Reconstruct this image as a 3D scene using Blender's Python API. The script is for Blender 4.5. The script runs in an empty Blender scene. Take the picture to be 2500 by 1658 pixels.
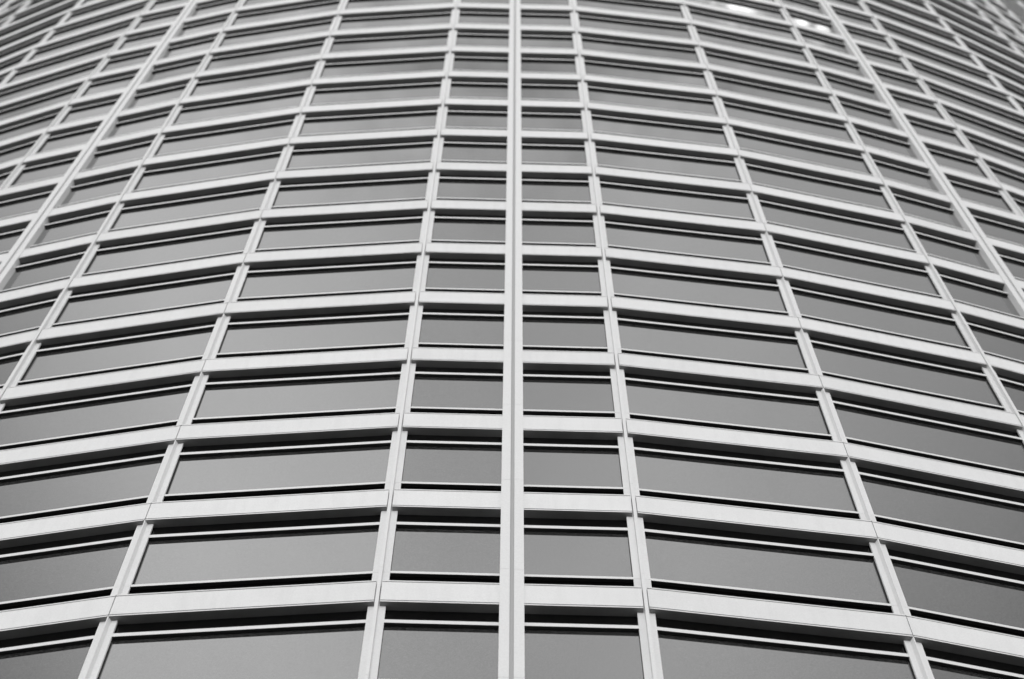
import bpy, math, random
import numpy as np
from mathutils import Matrix, Vector

random.seed(4)
sc = bpy.context.scene
COL = sc.collection

# ------------------------------------------------------------------ camera
EYE = 1.6
PITCH, YAW, ROLL = 1.28042, 0.0144, 0.00701
FPX = 6500.0                                   # focal length in pixels of a 2500 px wide frame
cam = bpy.data.cameras.new('camera')
cam_o = bpy.data.objects.new('camera', cam)
COL.objects.link(cam_o)
fwd = Vector((math.sin(YAW) * math.cos(PITCH), math.cos(YAW) * math.cos(PITCH), math.sin(PITCH)))
r0 = Vector((math.cos(YAW), -math.sin(YAW), 0))
u0 = r0.cross(fwd)
rgt = math.cos(ROLL) * r0 + math.sin(ROLL) * u0
upv = -math.sin(ROLL) * r0 + math.cos(ROLL) * u0
m = Matrix((rgt, upv, -fwd)).transposed().to_4x4()
m.translation = Vector((0, 0, EYE))
cam_o.matrix_world = m
cam.sensor_width = 36
cam.lens = FPX / 2500 * 36
cam.clip_start = 0.1
cam.clip_end = 8000
cam.dof.use_dof = True
cam.dof.focus_distance = 42.5
cam.dof.aperture_fstop = 1.0
sc.camera = cam_o

# ------------------------------------------------------------------ light
SUN_EL, SUN_AZ = math.radians(20), math.radians(-5)       # behind the camera
sun = bpy.data.lights.new('sun', 'SUN')
sun.energy = 0.85
sun.angle = math.radians(20)
sun.color = (1, 1, 1)
sun_o = bpy.data.objects.new('sun', sun)
COL.objects.link(sun_o)
sd = Vector((math.sin(SUN_AZ) * math.cos(SUN_EL), -math.cos(SUN_AZ) * math.cos(SUN_EL), math.sin(SUN_EL)))
sun_o.rotation_euler = sd.to_track_quat('Z', 'Y').to_euler()
sun_o.location = (0, -40, 60)

vs = sc.view_settings
vs.view_transform = 'Standard'
vs.look = 'None'
vs.exposure = 0.0
vs.gamma = 1
vs.use_curve_mapping = False

W = bpy.data.worlds.new('World')
sc.world = W
W.use_nodes = True
N, Lk = W.node_tree.nodes, W.node_tree.links
N.clear()


def nd(nodes, typ, **kw):
    n = nodes.new(typ)
    for k, v in kw.items():
        setattr(n, k, v)
    return n


def mth(op, a, b=None, c=None, clamp=False):
    n = N.new('ShaderNodeMath')
    n.operation = op
    n.use_clamp = clamp
    for i, v in enumerate((a, b, c)):
        if v is None:
            continue
        if isinstance(v, (int, float)):
            n.inputs[i].default_value = v
        else:
            Lk.new(v, n.inputs[i])
    return n.outputs[0]


out = nd(N, 'ShaderNodeOutputWorld')
bg = nd(N, 'ShaderNodeBackground')
bg.inputs['Strength'].default_value = 0.1
sky = nd(N, 'ShaderNodeTexSky', sky_type='NISHITA', sun_disc=False)
sky.sun_elevation = SUN_EL
sky.sun_rotation = math.pi + SUN_AZ
sky.dust_density = 3
bw = nd(N, 'ShaderNodeRGBToBW')                       # black and white film
Lk.new(sky.outputs[0], bw.inputs[0])
tc = nd(N, 'ShaderNodeTexCoord')
sep = nd(N, 'ShaderNodeSeparateXYZ')
Lk.new(tc.outputs['Generated'], sep.inputs[0])
X, Y, Z = sep.outputs


def lobe(cx, cy, sx, sy):
    """soft patch of the sky seen in direction (cx, cy), 0..1"""
    a = mth('POWER', mth('DIVIDE', mth('SUBTRACT', X, cx), sx), 2.0)
    a = mth('ABSOLUTE', a)
    b = mth('ABSOLUTE', mth('POWER', mth('DIVIDE', mth('SUBTRACT', Y, cy), sy), 2.0))
    return mth('EXPONENT', mth('MULTIPLY', mth('ADD', a, b), -1.0))


def noise(scale, detail, rough=0.5, off=(0, 0, 0), stretch=(1, 1, 1)):
    mp = nd(N, 'ShaderNodeMapping')
    mp.inputs['Location'].default_value = off
    mp.inputs['Scale'].default_value = stretch
    Lk.new(tc.outputs['Generated'], mp.inputs[0])
    t = nd(N, 'ShaderNodeTexNoise')
    t.inputs['Scale'].default_value = scale
    t.inputs['Detail'].default_value = detail
    t.inputs['Roughness'].default_value = rough
    Lk.new(mp.outputs[0], t.inputs['Vector'])
    return t.outputs['Fac']


# thin bright overcast: a pale even layer with softly uneven cloud
CLOUD = 12.2
c0 = mth('MULTIPLY', mth('SUBTRACT', noise(2.2, 3), 0.5), 0.25)
c1 = mth('MULTIPLY', mth('SUBTRACT', noise(14, 5, 0.6, (3, 1, 2)), 0.5), 0.22)
layer = mth('ADD', mth('ADD', 1.0, c0), c1)
layer = mth('SUBTRACT', layer, mth('MULTIPLY', lobe(0.0, -0.33, 0.085, 0.2), 0.24))    # thicker cloud behind the camera
layer = mth('ADD', layer, mth('MULTIPLY', lobe(-0.14, -0.28, 0.12, 0.3), 0.12))
rag = mth('MULTIPLY', mth('SUBTRACT', noise(210, 4, 0.6, (7, 2, 5)), 0.43), 6.0, clamp=True)
for cx, cy, sx, sy in ((0.136, -0.1225, 0.0075, 0.0045), (0.1746, -0.0955, 0.0036, 0.0036), (0.1834, -0.0934, 0.0042, 0.0036)):
    spot = mth('MULTIPLY', lobe(cx, cy, sx, sy), rag)                                  # small sunlit rags of cloud
    layer = mth('ADD', layer, mth('MULTIPLY', spot, 7.0))
zen = mth('SQRT', mth('ADD', mth('MULTIPLY', X, X), mth('MULTIPLY', Y, Y)))          # 0 overhead, 1 at the horizon
rise = nd(N, 'ShaderNodeMapRange')
rise.inputs['From Min'].default_value = 0.17
rise.inputs['From Max'].default_value = 0.37
rise.inputs['To Min'].default_value = 0.58
rise.inputs['To Max'].default_value = 1.0
Lk.new(zen, rise.inputs['Value'])
layer = mth('MULTIPLY', layer, rise.outputs[0])
for x0, x1, low in ((0.10, 0.32, 0.36), (-0.21, -0.32, 0.34)):                         # greyer towards both sides
    fall = nd(N, 'ShaderNodeMapRange')
    fall.inputs['From Min'].default_value = x0
    fall.inputs['From Max'].default_value = x1
    fall.inputs['To Min'].default_value = 1.0
    fall.inputs['To Max'].default_value = low
    Lk.new(X, fall.inputs['Value'])
    layer = mth('MULTIPLY', layer, fall.outputs[0])
for x0, x1, top in ((0.42, 0.62, 3.3), (-0.42, -0.62, 3.3)):                           # sky sides raised, added light for the pilaster side faces
    fall = nd(N, 'ShaderNodeMapRange')
    fall.inputs['From Min'].default_value = x0
    fall.inputs['From Max'].default_value = x1
    fall.inputs['To Min'].default_value = 1.0
    fall.inputs['To Max'].default_value = top
    Lk.new(X, fall.inputs['Value'])
    layer = mth('MULTIPLY', layer, fall.outputs[0])
wisp = nd(N, 'ShaderNodeMapRange')
wisp.inputs['From Min'].default_value = 0.26
wisp.inputs['From Max'].default_value = 0.20
Lk.new(zen, wisp.inputs['Value'])
wn = mth('MULTIPLY', mth('SUBTRACT', noise(46, 5, 0.66, (1, 8, 4)), 0.5), 1.3)
layer = mth('MULTIPLY', layer, mth('ADD', 1.0, mth('MULTIPLY', wn, wisp.outputs[0])))
q = mth('SUBTRACT', mth('SUBTRACT', Y, -0.188), mth('MULTIPLY', mth('MULTIPLY', X, X), 1.85))
q = mth('ADD', q, mth('MULTIPLY', mth('SUBTRACT', noise(9, 3, 0.5, (5, 5, 1)), 0.5), 0.02))
bar = mth('EXPONENT', mth('MULTIPLY', mth('ABSOLUTE', mth('POWER', mth('DIVIDE', q, 0.007), 2.0)), -1.0))
layer = mth('MULTIPLY', layer, mth('SUBTRACT', 1.0, mth('MULTIPLY', bar, 0.3)))       # long dark streak of cloud
layer = mth('MULTIPLY', layer, CLOUD)
val = mth('ADD', mth('MULTIPLY', bw.outputs[0], 0.25), layer)
Lk.new(val, bg.inputs['Color'])
Lk.new(bg.outputs[0], out.inputs[0])


# ------------------------------------------------------------------ materials
def mat(name, base, rough, ior=1.5, noise_amt=0.0, noise_scale=8.0, fine=0.0, bump=0.0, bump_scale=1.0, spec=0.5):
    mt = bpy.data.materials.new(name)
    mt.use_nodes = True
    n, l = mt.node_tree.nodes, mt.node_tree.links
    p = n['Principled BSDF']
    p.inputs['Roughness'].default_value = rough
    p.inputs['IOR'].default_value = ior
    p.inputs['Specular IOR Level'].default_value = spec
    p.inputs['Base Color'].default_value = (base, base, base, 1)
    g = n.new('ShaderNodeNewGeometry')
    if noise_amt or fine:
        cur = None
        for amt, s, det in ((noise_amt, noise_scale, 4), (fine, 42, 2)):
            if not amt:
                continue
            t = n.new('ShaderNodeTexNoise')
            t.inputs['Scale'].default_value = s
            t.inputs['Detail'].default_value = det
            l.new(g.outputs['Position'], t.inputs['Vector'])
            mr = n.new('ShaderNodeMapRange')
            mr.inputs['From Min'].default_value = 0.25
            mr.inputs['From Max'].default_value = 0.75
            mr.inputs['To Min'].default_value = 1 - amt
            mr.inputs['To Max'].default_value = 1 + amt
            l.new(t.outputs['Fac'], mr.inputs['Value'])
            if cur is None:
                cur = mr.outputs[0]
            else:
                mm = n.new('ShaderNodeMath')
                mm.operation = 'MULTIPLY'
                l.new(cur, mm.inputs[0])
                l.new(mr.outputs[0], mm.inputs[1])
                cur = mm.outputs[0]
        mm = n.new('ShaderNodeMath')
        mm.operation = 'MULTIPLY'
        l.new(cur, mm.inputs[0])
        mm.inputs[1].default_value = base
        l.new(mm.outputs[0], p.inputs['Base Color'])
    if bump:
        t = n.new('ShaderNodeTexNoise')
        t.inputs['Scale'].default_value = bump_scale
        t.inputs['Detail'].default_value = 2
        l.new(g.outputs['Position'], t.inputs['Vector'])
        b = n.new('ShaderNodeBump')
        b.inputs['Strength'].default_value = 1
        b.inputs['Distance'].default_value = bump
        l.new(t.outputs['Fac'], b.inputs['Height'])
        l.new(b.outputs[0], p.inputs['Normal'])
    return mt


M_WHITE = mat('white_aluminium', 0.71, 0.5, 1.45, noise_amt=0.025, noise_scale=1.3, fine=0.06)
# cladding panels: faint rain streaks and a slightly different tone from panel to panel
_n, _l = M_WHITE.node_tree.nodes, M_WHITE.node_tree.links
_p = _n['Principled BSDF']
_src = _p.inputs['Base Color'].links[0].from_socket
_g = _n.new('ShaderNodeNewGeometry')
_mp = _n.new('ShaderNodeMapping')
_mp.inputs['Scale'].default_value = (7, 7, 0.6)
_t = _n.new('ShaderNodeTexNoise')
_t.inputs['Scale'].default_value = 1.0
_t.inputs['Detail'].default_value = 3
_l.new(_g.outputs['Position'], _mp.inputs[0])
_l.new(_mp.outputs[0], _t.inputs['Vector'])
_a = _n.new('ShaderNodeMapRange')
_a.inputs['From Min'].default_value, _a.inputs['From Max'].default_value = 0.25, 0.55
_a.inputs['To Min'].default_value, _a.inputs['To Max'].default_value = 0.96, 1.01
_l.new(_t.outputs['Fac'], _a.inputs['Value'])
_o = _n.new('ShaderNodeObjectInfo')
_b = _n.new('ShaderNodeMapRange')
_b.inputs['To Min'].default_value, _b.inputs['To Max'].default_value = 0.97, 1.03
_l.new(_o.outputs['Random'], _b.inputs['Value'])
_m1 = _n.new('ShaderNodeMath')
_m1.operation = 'MULTIPLY'
_m2 = _n.new('ShaderNodeMath')
_m2.operation = 'MULTIPLY'
_l.new(_src, _m1.inputs[0])
_l.new(_a.outputs[0], _m1.inputs[1])
_l.new(_m1.outputs[0], _m2.inputs[0])
_l.new(_b.outputs[0], _m2.inputs[1])
_l.new(_m2.outputs[0], _p.inputs['Base Color'])
M_FIN = mat('white_fin_paint', 0.70, 0.45, 1.45, fine=0.06)
M_RAIL = mat('white_rail_paint', 0.70, 0.45, 1.45, fine=0.06)
M_GROOVE = mat('grey_groove_seal', 0.48, 0.7)
M_GASKET_SHADE = mat('black_gasket_and_rail_shade', 0.04, 0.6, spec=0.2)  # real gaskets, and rail undersides where the black stands in for shade
M_GLASS = mat('coated_window_glass', 0.006, 0.03, 2.6, bump=0.0006, bump_scale=0.7)
# fine dust: pale specks of dirt lying on the panes
_n, _l = M_GLASS.node_tree.nodes, M_GLASS.node_tree.links
_g = _n.new('ShaderNodeNewGeometry')
_t = _n.new('ShaderNodeTexNoise')
_t.inputs['Scale'].default_value = 34
_t.inputs['Detail'].default_value = 3
_t.inputs['Roughness'].default_value = 0.7
_l.new(_g.outputs['Position'], _t.inputs['Vector'])
_a = _n.new('ShaderNodeMapRange')
_a.inputs['From Min'].default_value, _a.inputs['From Max'].default_value = 0.35, 0.65
_a.inputs['To Min'].default_value, _a.inputs['To Max'].default_value = 0.0, 0.07
_l.new(_t.outputs['Fac'], _a.inputs['Value'])
_l.new(_a.outputs[0], _n['Principled BSDF'].inputs['Base Color'])
M_SPAN = mat('dark_spandrel_glass', 0.002, 0.05, 1.45)
M_TOP_DARK = mat('bounce_cut_upper_face', 0.12, 0.8, noise_amt=0.3, noise_scale=3)  # upper faces darkened to keep bounce light off the undersides
M_SOFFIT = mat('shade_tinted_soffit', 0.32, 0.6, noise_amt=0.15, noise_scale=2)  # ledge undersides: shade put into the colour
M_ROOF = mat('pale_roof_gravel', 0.3, 0.9, noise_amt=0.2)
M_DARK_DISK = mat('dark_bounce_disk', 0.018, 0.8, noise_amt=0.3, noise_scale=0.4, fine=0.2, spec=0.15)
M_GROUND = mat('pale_paving', 0.25, 0.9, noise_amt=0.25, noise_scale=0.6, fine=0.2)

# ------------------------------------------------------------------ tower dimensions
D, R = 14.78175, 45.14857
PHI = 0.00525
HALF = math.radians(2.5)
A = R * math.cos(HALF)                 # distance from the axis to the face of a ledge
TAN = math.tan(HALF)
H = 4.0
Z0 = 36.08 + 0.03 + EYE                # underside of the lowest ledge in the frame
BH = 0.83                              # ledge height
GD = 0.14                              # glass behind the ledge face
FD = 0.072                             # mullion face behind the ledge face
TD = 0.080                             # rails behind the ledge face
PW = 0.182                             # half width of a pilaster
J0, J1 = -9, 46
GROUND_Z = 0.0


class Geo:
    def __init__(self):
        self.v, self.f, self.m = [], [], []

    def add(self, vs_, fs_, mi=0):
        o = len(self.v)
        self.v += vs_
        self.f += [[i + o for i in f] for f in fs_]
        self.m += [mi] * len(fs_)

    def box(self, x0, x1, y0, y1, z0, z1, mi=0):
        vs_ = [(x, y, z) for z in (z0, z1) for y in (y0, y1) for x in (x0, x1)]
        self.add(vs_, [(0, 2, 3, 1), (4, 5, 7, 6), (0, 1, 5, 4), (2, 6, 7, 3), (0, 4, 6, 2), (1, 3, 7, 5)], mi)

    def prism_u(self, prof, xl, xr, mi=0):
        """extrude (y, z) profile along x; xl, xr give the ends as functions of y"""
        n = len(prof)
        vs_ = [(xl(y), y, z) for y, z in prof] + [(xr(y), y, z) for y, z in prof]
        fs_ = [(i, i + n, (i + 1) % n + n, (i + 1) % n) for i in range(n)]
        self.add(vs_, fs_ + [tuple(range(n)), tuple(range(2 * n - 1, n - 1, -1))], mi)

    def grime(self, mi):
        """the upward faces carry their own material"""
        for i, f in enumerate(self.f):
            z = [self.v[q][2] for q in f]
            zt = max(v[2] for v in self.v)
            if min(z) > zt - 1e-6 and len(f) == 4:
                self.m[i] = mi
        return self

    def soffit(self, mi):
        zb = min(v[2] for v in self.v)
        for i, f in enumerate(self.f):
            if max(self.v[q][2] for q in f) < zb + 1e-6:
                self.m[i] = mi
        return self

    def prism_z(self, plan, z0, z1, mi=0):
        n = len(plan)
        vs_ = [(x, y, z0) for x, y in plan] + [(x, y, z1) for x, y in plan]
        fs_ = [(i, (i + 1) % n, (i + 1) % n + n, i + n) for i in range(n)]
        self.add(vs_, fs_ + [tuple(range(n - 1, -1, -1)), tuple(range(n, 2 * n))], mi)

    def mesh(self, name, mats):
        me = bpy.data.meshes.new(name)
        me.from_pydata(self.v, [], self.f)
        for x in mats:
            me.materials.append(x)
        me.polygons.foreach_set('material_index', self.m)
        import bmesh
        b = bmesh.new()
        b.from_mesh(me)
        bmesh.ops.recalc_face_normals(b, faces=b.faces)
        b.to_mesh(me)
        b.free()
        me.update()
        return me


# y grows inwards: depth behind the ledge face.  ends: ('seam'|'fin', pilaster)
def end_fn(kind, side):
    """x of an element's end at depth y, side -1 left or +1 right"""
    if kind == 'pil':
        return lambda y: side * PW
    off = {'seam': 0.007, 'fin': 0.044, 'glass': 0.0}[kind]
    return lambda y: side * ((A - y) * TAN - off)


def bay(lk, rk):
    """(left end, right end) functions.  lk, rk in 'seam','fin','pilL','pilR','glass'"""
    def one(k, side):
        if k.startswith('pil'):
            s = 1 if k == 'pilR' else -1          # pilR: this bay lies to the right of the pilaster
            return lambda y: s * (PW - 0.004)
        return end_fn(k, side)
    return one(lk, -1), one(rk, 1)


RG = 0.02
PROFILE = [(GD, 0), (0, 0), (0, .036), (RG, .036), (RG, .070), (0, .070), (0, BH - .070), (RG, BH - .070),
           (RG, BH - .036), (0, BH - .036), (0, BH), (GD, BH)]


def ledge_geo(lk, rk):
    g = Geo()
    xl, xr = bay(lk, rk)
    g.prism_u(PROFILE, xl, xr, 0)
    # the grooves carry a grey seal
    for za, zb_ in ((.037, .069), (BH - .069, BH - .037)):
        g.prism_u([(RG - .003, za), (RG - .003, zb_), (RG + .01, zb_), (RG + .01, za)],
                  lambda y: xl(y) + .004, lambda y: xr(y) - .004, 1)
    return g.grime(2).soffit(3)


def strip_geo(lk, rk, y0, y1, z0, z1, mi=0):
    g = Geo()
    l2 = lk if lk.startswith('pil') else 'glass'
    r2 = rk if rk.startswith('pil') else 'glass'
    xl, xr = bay(l2, r2)
    g.prism_u([(y0, z0), (y0, z1), (y1, z1), (y1, z0)], xl, xr, mi)
    return g


SILL0, SILL1 = 1.325, 1.412
TR0, TR1 = H - .597, H - .478


def window_geos(lk, rk):
    pane = strip_geo(lk, rk, GD, GD + .03, SILL0, TR1)
    sill = strip_geo(lk, rk, TD, GD - .001, SILL0, SILL1).grime(1).soffit(2)  # underside painted black as shade
    tran = strip_geo(lk, rk, TD, GD - .001, TR0, TR1).grime(1).soffit(2)
    return pane, sill, tran


def mullion_geos(kind):
    e = lambda x, d: (x, d + (A * 0) + abs(x) * TAN)       # a plan point d behind the (bent) ledge face
    zs, ze = SILL0 + .012, SILL0 + .012 + H - .006
    fl = Geo()
    w = 0.131
    fl.prism_z([e(-w, FD), e(0, FD), e(w, FD), e(w, FD + .034), e(0, FD + .034), e(-w, FD + .034)], zs, ze)
    gk = Geo()
    w = 0.112
    gk.prism_z([e(-w, FD + .033), e(w, FD + .033), e(w, GD + .004), e(-w, GD + .004)], zs, ze)
    fn = Geo()
    if kind == 'fin':
        fn.box(-.027, .027, -.014, FD + .005, zs, ze)
    else:
        for a, b in ((zs, H - .001), (H + BH + .001, ze)):
            fn.prism_z([(-.008, .004), (.008, .004), (.042, FD + .004), (-.042, FD + .004)], a, b)
    return fl, fn, gk


def pilaster_geo():
    g = Geo()
    gr = .0325
    for j in range(J0, J1):
        a, b = SILL0 + .012 + (j) * H, SILL0 + .012 + (j + 1) * H - .006
        if j == J0:
            a = GROUND_Z - Z0
        for s in (-1, 1):
            x0, x1 = sorted((s * gr, s * PW))
            g.box(x0, x1, -.03, GD, a, b, 0)
    return g


def pil_groove_geo():
    g = Geo()
    g.box(-.034, .034, .036, GD - .01, GROUND_Z - Z0, J1 * H, 0)
    return g


# ------------------------------------------------------------------ tower assembly
tower = bpy.data.objects.new('office_tower', None)
COL.objects.link(tower)
tower.location = (0, D + R, 0)
tower.rotation_euler = (0, 0, PHI)
tower['label'] = 'tall round office tower with white metal ledges, white mullions and grey mirror windows'
tower['category'] = 'building'


TW = Matrix.Translation((0, D + R, 0)) @ Matrix.Rotation(PHI, 4, 'Z')
CW = m.inverted()


def vert(c):
    """plan position of the facade corner number c (odd), tower space"""
    c = (c + 72) % 144 - 72
    n = abs(c)
    dt = .00118 * max(0, n - 6) if n <= 15 else .0106 * (72 - n) / 57
    dr = min(.35, .055 * max(0, n - 5.5))
    dr += .03 * (n - 11) ** 2 if 11 < n <= 19 else (1.92 * (72 - n) / 53 if n > 19 else 0)
    t = math.copysign(n * HALF + dt, c)
    return Vector((math.sin(t) * (R + dr), -math.cos(t) * (R + dr), 0))


def facet_frame(k, z):
    """transform of facet k: origin on its ledge face, x stretched to the facet's true width"""
    a, b = vert(2 * k - 1), vert(2 * k + 1)
    d = b - a
    c = (a + b) / 2
    return (Matrix.Translation((c.x, c.y, z)) @ Matrix.Rotation(math.atan2(d.y, d.x), 4, 'Z')
            @ Matrix.Diagonal((d.length / (2 * R * math.sin(HALF)), 1, 1, 1)))


def corner_frame(c, z):
    v = vert(c)
    return Matrix.Translation((v.x, v.y, z)) @ Matrix.Rotation(math.atan2(v.x, -v.y), 4, 'Z')


def px_area(Mx, corners):
    """area in the 1024 px frame covered by a quad, clipped to the frame"""
    Mw = TW @ Mx
    nrm = (Mw.to_3x3() @ Vector((0, -1, 0)))
    c = Mw @ Vector(corners[0])
    if nrm.dot(Vector((0, 0, EYE)) - c) <= 0:
        return 0
    P = []
    k = FPX / 2500 * 1024
    for q in corners:
        v = CW @ (Mw @ Vector(q))
        if v.z >= -0.5:
            return 0
        P.append((k * v.x / -v.z, k * v.y / -v.z))
    # Sutherland-Hodgman against the frame
    for ax, lim, sg in ((0, 512, 1), (0, -512, -1), (1, 339.5, 1), (1, -339.5, -1)):
        Q = []
        for i in range(len(P)):
            a, b = P[i - 1], P[i]
            ia, ib = sg * a[ax] <= sg * lim, sg * b[ax] <= sg * lim
            if ia != ib:
                t = (lim - a[ax]) / (b[ax] - a[ax])
                Q.append((a[0] + t * (b[0] - a[0]), a[1] + t * (b[1] - a[1])))
            if ib:
                Q.append(b)
        P = Q
        if not P:
            return 0
    return abs(sum(P[i - 1][0] * P[i][1] - P[i][0] * P[i - 1][1] for i in range(len(P)))) / 2


def facet_bays(k):
    """the bays of facet k as (left kind, right kind)"""
    r = k % 3
    if r == 0:                                   # a pilaster stands in the middle
        return [('fin', 'pilL'), ('pilR', 'fin')]
    return [('fin', 'seam')] if r == 1 else [('seam', 'fin')]


# kinds of bay -> templates
KINDS = [('fin', 'pilL'), ('pilR', 'fin'), ('fin', 'seam'), ('seam', 'fin')]
T_LEDGE = {k: ledge_geo(*k) for k in KINDS}
T_SPAN = {k: strip_geo(k[0], k[1], GD + .002, GD + .03, SILL0 - H + (H - .0), 0) for k in KINDS}
T_SPAN = {k: strip_geo(k[0], k[1], GD, GD + .03, TR1 - H, SILL0 - .001) for k in KINDS}
T_WIN = {k: window_geos(*k) for k in KINDS}
T_MUL = {k: mullion_geos(k) for k in ('fin', 'seam')}

ledges, windows, mullions = [], [], []
for kk in list(range(0, 36)) + list(range(-36, 0)):
    for kind in facet_bays(kk):
        xl, xr = bay(*kind)
        for j in range(J0, J1):
            Mx = facet_frame(kk, Z0 + j * H)
            a = px_area(Mx, [(xl(0), 0, 0), (xr(0), 0, 0), (xr(0), 0, BH), (xl(0), 0, BH)])
            ledges.append((a, kind, Mx))
            if j == J1 - 1:
                continue
            a = px_area(Mx, [(xl(GD), GD, SILL1), (xr(GD), GD, SILL1), (xr(GD), GD, TR0), (xl(GD), GD, TR0)])
            tilt = Matrix.Rotation(random.gauss(0, .0011), 4, 'Z') @ Matrix.Rotation(random.gauss(0, .0005), 4, 'X')
            windows.append((a, kind, Mx @ tilt))            # no two panes hang quite alike
    vk = 'seam' if kk % 3 == 1 else 'fin'
    for j in range(J0, J1 - 1):
        Mx = corner_frame(2 * kk + 1, Z0 + j * H)
        a = px_area(Mx, [(-.13, FD, SILL0), (.13, FD, SILL0), (.13, FD, H), (-.13, FD, H)])
        mullions.append((a, vk, Mx))


def split(lst, n=100):
    s = sorted(lst, key=lambda q: -q[0])
    print('in view:', sum(1 for q in s if q[0] > 0))
    return s[:n], s[n:]


def place(name, me, Mx, parent):
    o = bpy.data.objects.new(name, me)
    COL.objects.link(o)
    o.parent = parent
    if Mx is not None:
        o.matrix_local = Mx
    return o


def bake(name, items, templates, mats):
    """the rest of a kind as one mesh; templates: kind -> [(Geo, material index), ...]"""
    V, F, MI = [], [], []
    off = 0
    cache = {}
    for kd, parts in templates.items():
        v = np.array([p for g, _ in parts for p in g.v])
        f, mi, o = [], [], 0
        for g, mi0 in parts:
            f += [[i + o for i in fc] for fc in g.f]
            mi += [mi0 + q for q in g.m]
            o += len(g.v)
        cache[kd] = (v, f, mi)
    for _, kd, Mx in items:
        v, f, mi = cache[kd]
        mm = np.array(Mx)
        V.append(v @ mm[:3, :3].T + mm[:3, 3])
        F += [[i + off for i in fc] for fc in f]
        MI += mi
        off += len(v)
    me = bpy.data.meshes.new(name)
    me.from_pydata(np.concatenate(V).tolist(), [], F)
    for x in mats:
        me.materials.append(x)
    me.polygons.foreach_set('material_index', MI)
    import bmesh
    b = bmesh.new()
    b.from_mesh(me)
    bmesh.ops.recalc_face_normals(b, faces=b.faces)
    b.to_mesh(me)
    b.free()
    o = place(name, me, None, tower)
    o['kind'] = 'stuff'
    return o


near, far = split(ledges)
ML = {k: T_LEDGE[k].mesh('ledge', [M_WHITE, M_GROOVE, M_TOP_DARK, M_SOFFIT]) for k in KINDS}
MS = {k: T_SPAN[k].mesh('spandrel_glass', [M_SPAN]) for k in KINDS}
for _, kd, Mx in near:
    o = place('ledge', ML[kd], Mx, tower)
    place('spandrel_glass', MS[kd], None, o)
bake('ledge', far, {k: [(T_LEDGE[k], 0), (T_SPAN[k], 4)] for k in KINDS}, [M_WHITE, M_GROOVE, M_TOP_DARK, M_SOFFIT, M_SPAN])

near, far = split(windows)
MW = {k: (T_WIN[k][0].mesh('window', [M_GLASS]), T_WIN[k][1].mesh('sill', [M_RAIL, M_TOP_DARK, M_GASKET_SHADE]),
          T_WIN[k][2].mesh('transom', [M_RAIL, M_TOP_DARK, M_GASKET_SHADE])) for k in KINDS}
for _, kd, Mx in near:
    o = place('window', MW[kd][0], Mx, tower)
    place('sill', MW[kd][1], None, o)
    place('transom', MW[kd][2], None, o)
bake('window', far, {k: [(T_WIN[k][0], 0), (T_WIN[k][1], 1), (T_WIN[k][2], 1)] for k in KINDS}, [M_GLASS, M_RAIL, M_TOP_DARK, M_GASKET_SHADE])

near, far = split(mullions)
MM = {k: (T_MUL[k][0].mesh('mullion', [M_WHITE]), T_MUL[k][1].mesh('fin', [M_FIN]),
          T_MUL[k][2].mesh('gasket', [M_GASKET_SHADE])) for k in T_MUL}
for _, kd, Mx in near:
    o = place('mullion', MM[kd][0], Mx, tower)
    place('fin', MM[kd][1], None, o)
    place('gasket', MM[kd][2], None, o)
bake('mullion', far, {k: [(T_MUL[k][0], 0), (T_MUL[k][1], 1), (T_MUL[k][2], 2)] for k in T_MUL},
     [M_WHITE, M_FIN, M_GASKET_SHADE])

MP = pilaster_geo().mesh('pilaster', [M_FIN])
MG = pil_groove_geo().mesh('groove', [M_GROOVE])
for i in range(24):
    ii = i if i < 12 else i - 24
    o = place('pilaster', MP, facet_frame(ii * 3, Z0), tower)
    place('groove', MG, None, o)

# roof and the plinth the curtain wall stands on
g = Geo()
ring = [((A - .3) * math.sin(i * 2 * HALF), -(A - .3) * math.cos(i * 2 * HALF)) for i in range(72)]
g.prism_z(ring, Z0 + (J1 - 1) * H + .9, Z0 + (J1 - 1) * H + 1.3)
place('roof', g.mesh('roof', [M_ROOF]), None, tower)
g = Geo()
ring = [((A + .0) * math.sin(i * 2 * HALF), -(A + .0) * math.cos(i * 2 * HALF)) for i in range(72)]
g.prism_z(ring, GROUND_Z - .5, Z0 + J0 * H - .5)
place('plinth', g.mesh('plinth', [M_WHITE]), None, tower)

# ------------------------------------------------------------------ ground
g = Geo()
g.add([(-4000, -4000, 0), (4000, -4000, 0), (4000, 4000, 0), (-4000, 4000, 0)], [(0, 1, 2, 3)])
gr = bpy.data.objects.new('ground', g.mesh('ground', [M_GROUND]))
COL.objects.link(gr)
gr['kind'] = 'structure'
g = Geo()  # unseen dark disk, added and sized to dim the lower ledge undersides
n = 96
g.prism_z([(70 * math.cos(2 * math.pi * i / n), -2 + 70 * math.sin(2 * math.pi * i / n)) for i in range(n)], -.3, .03)
pl = bpy.data.objects.new('plaza', g.mesh('plaza', [M_DARK_DISK]))
COL.objects.link(pl)
pl['kind'] = 'structure'
print('objects', len(bpy.data.objects))
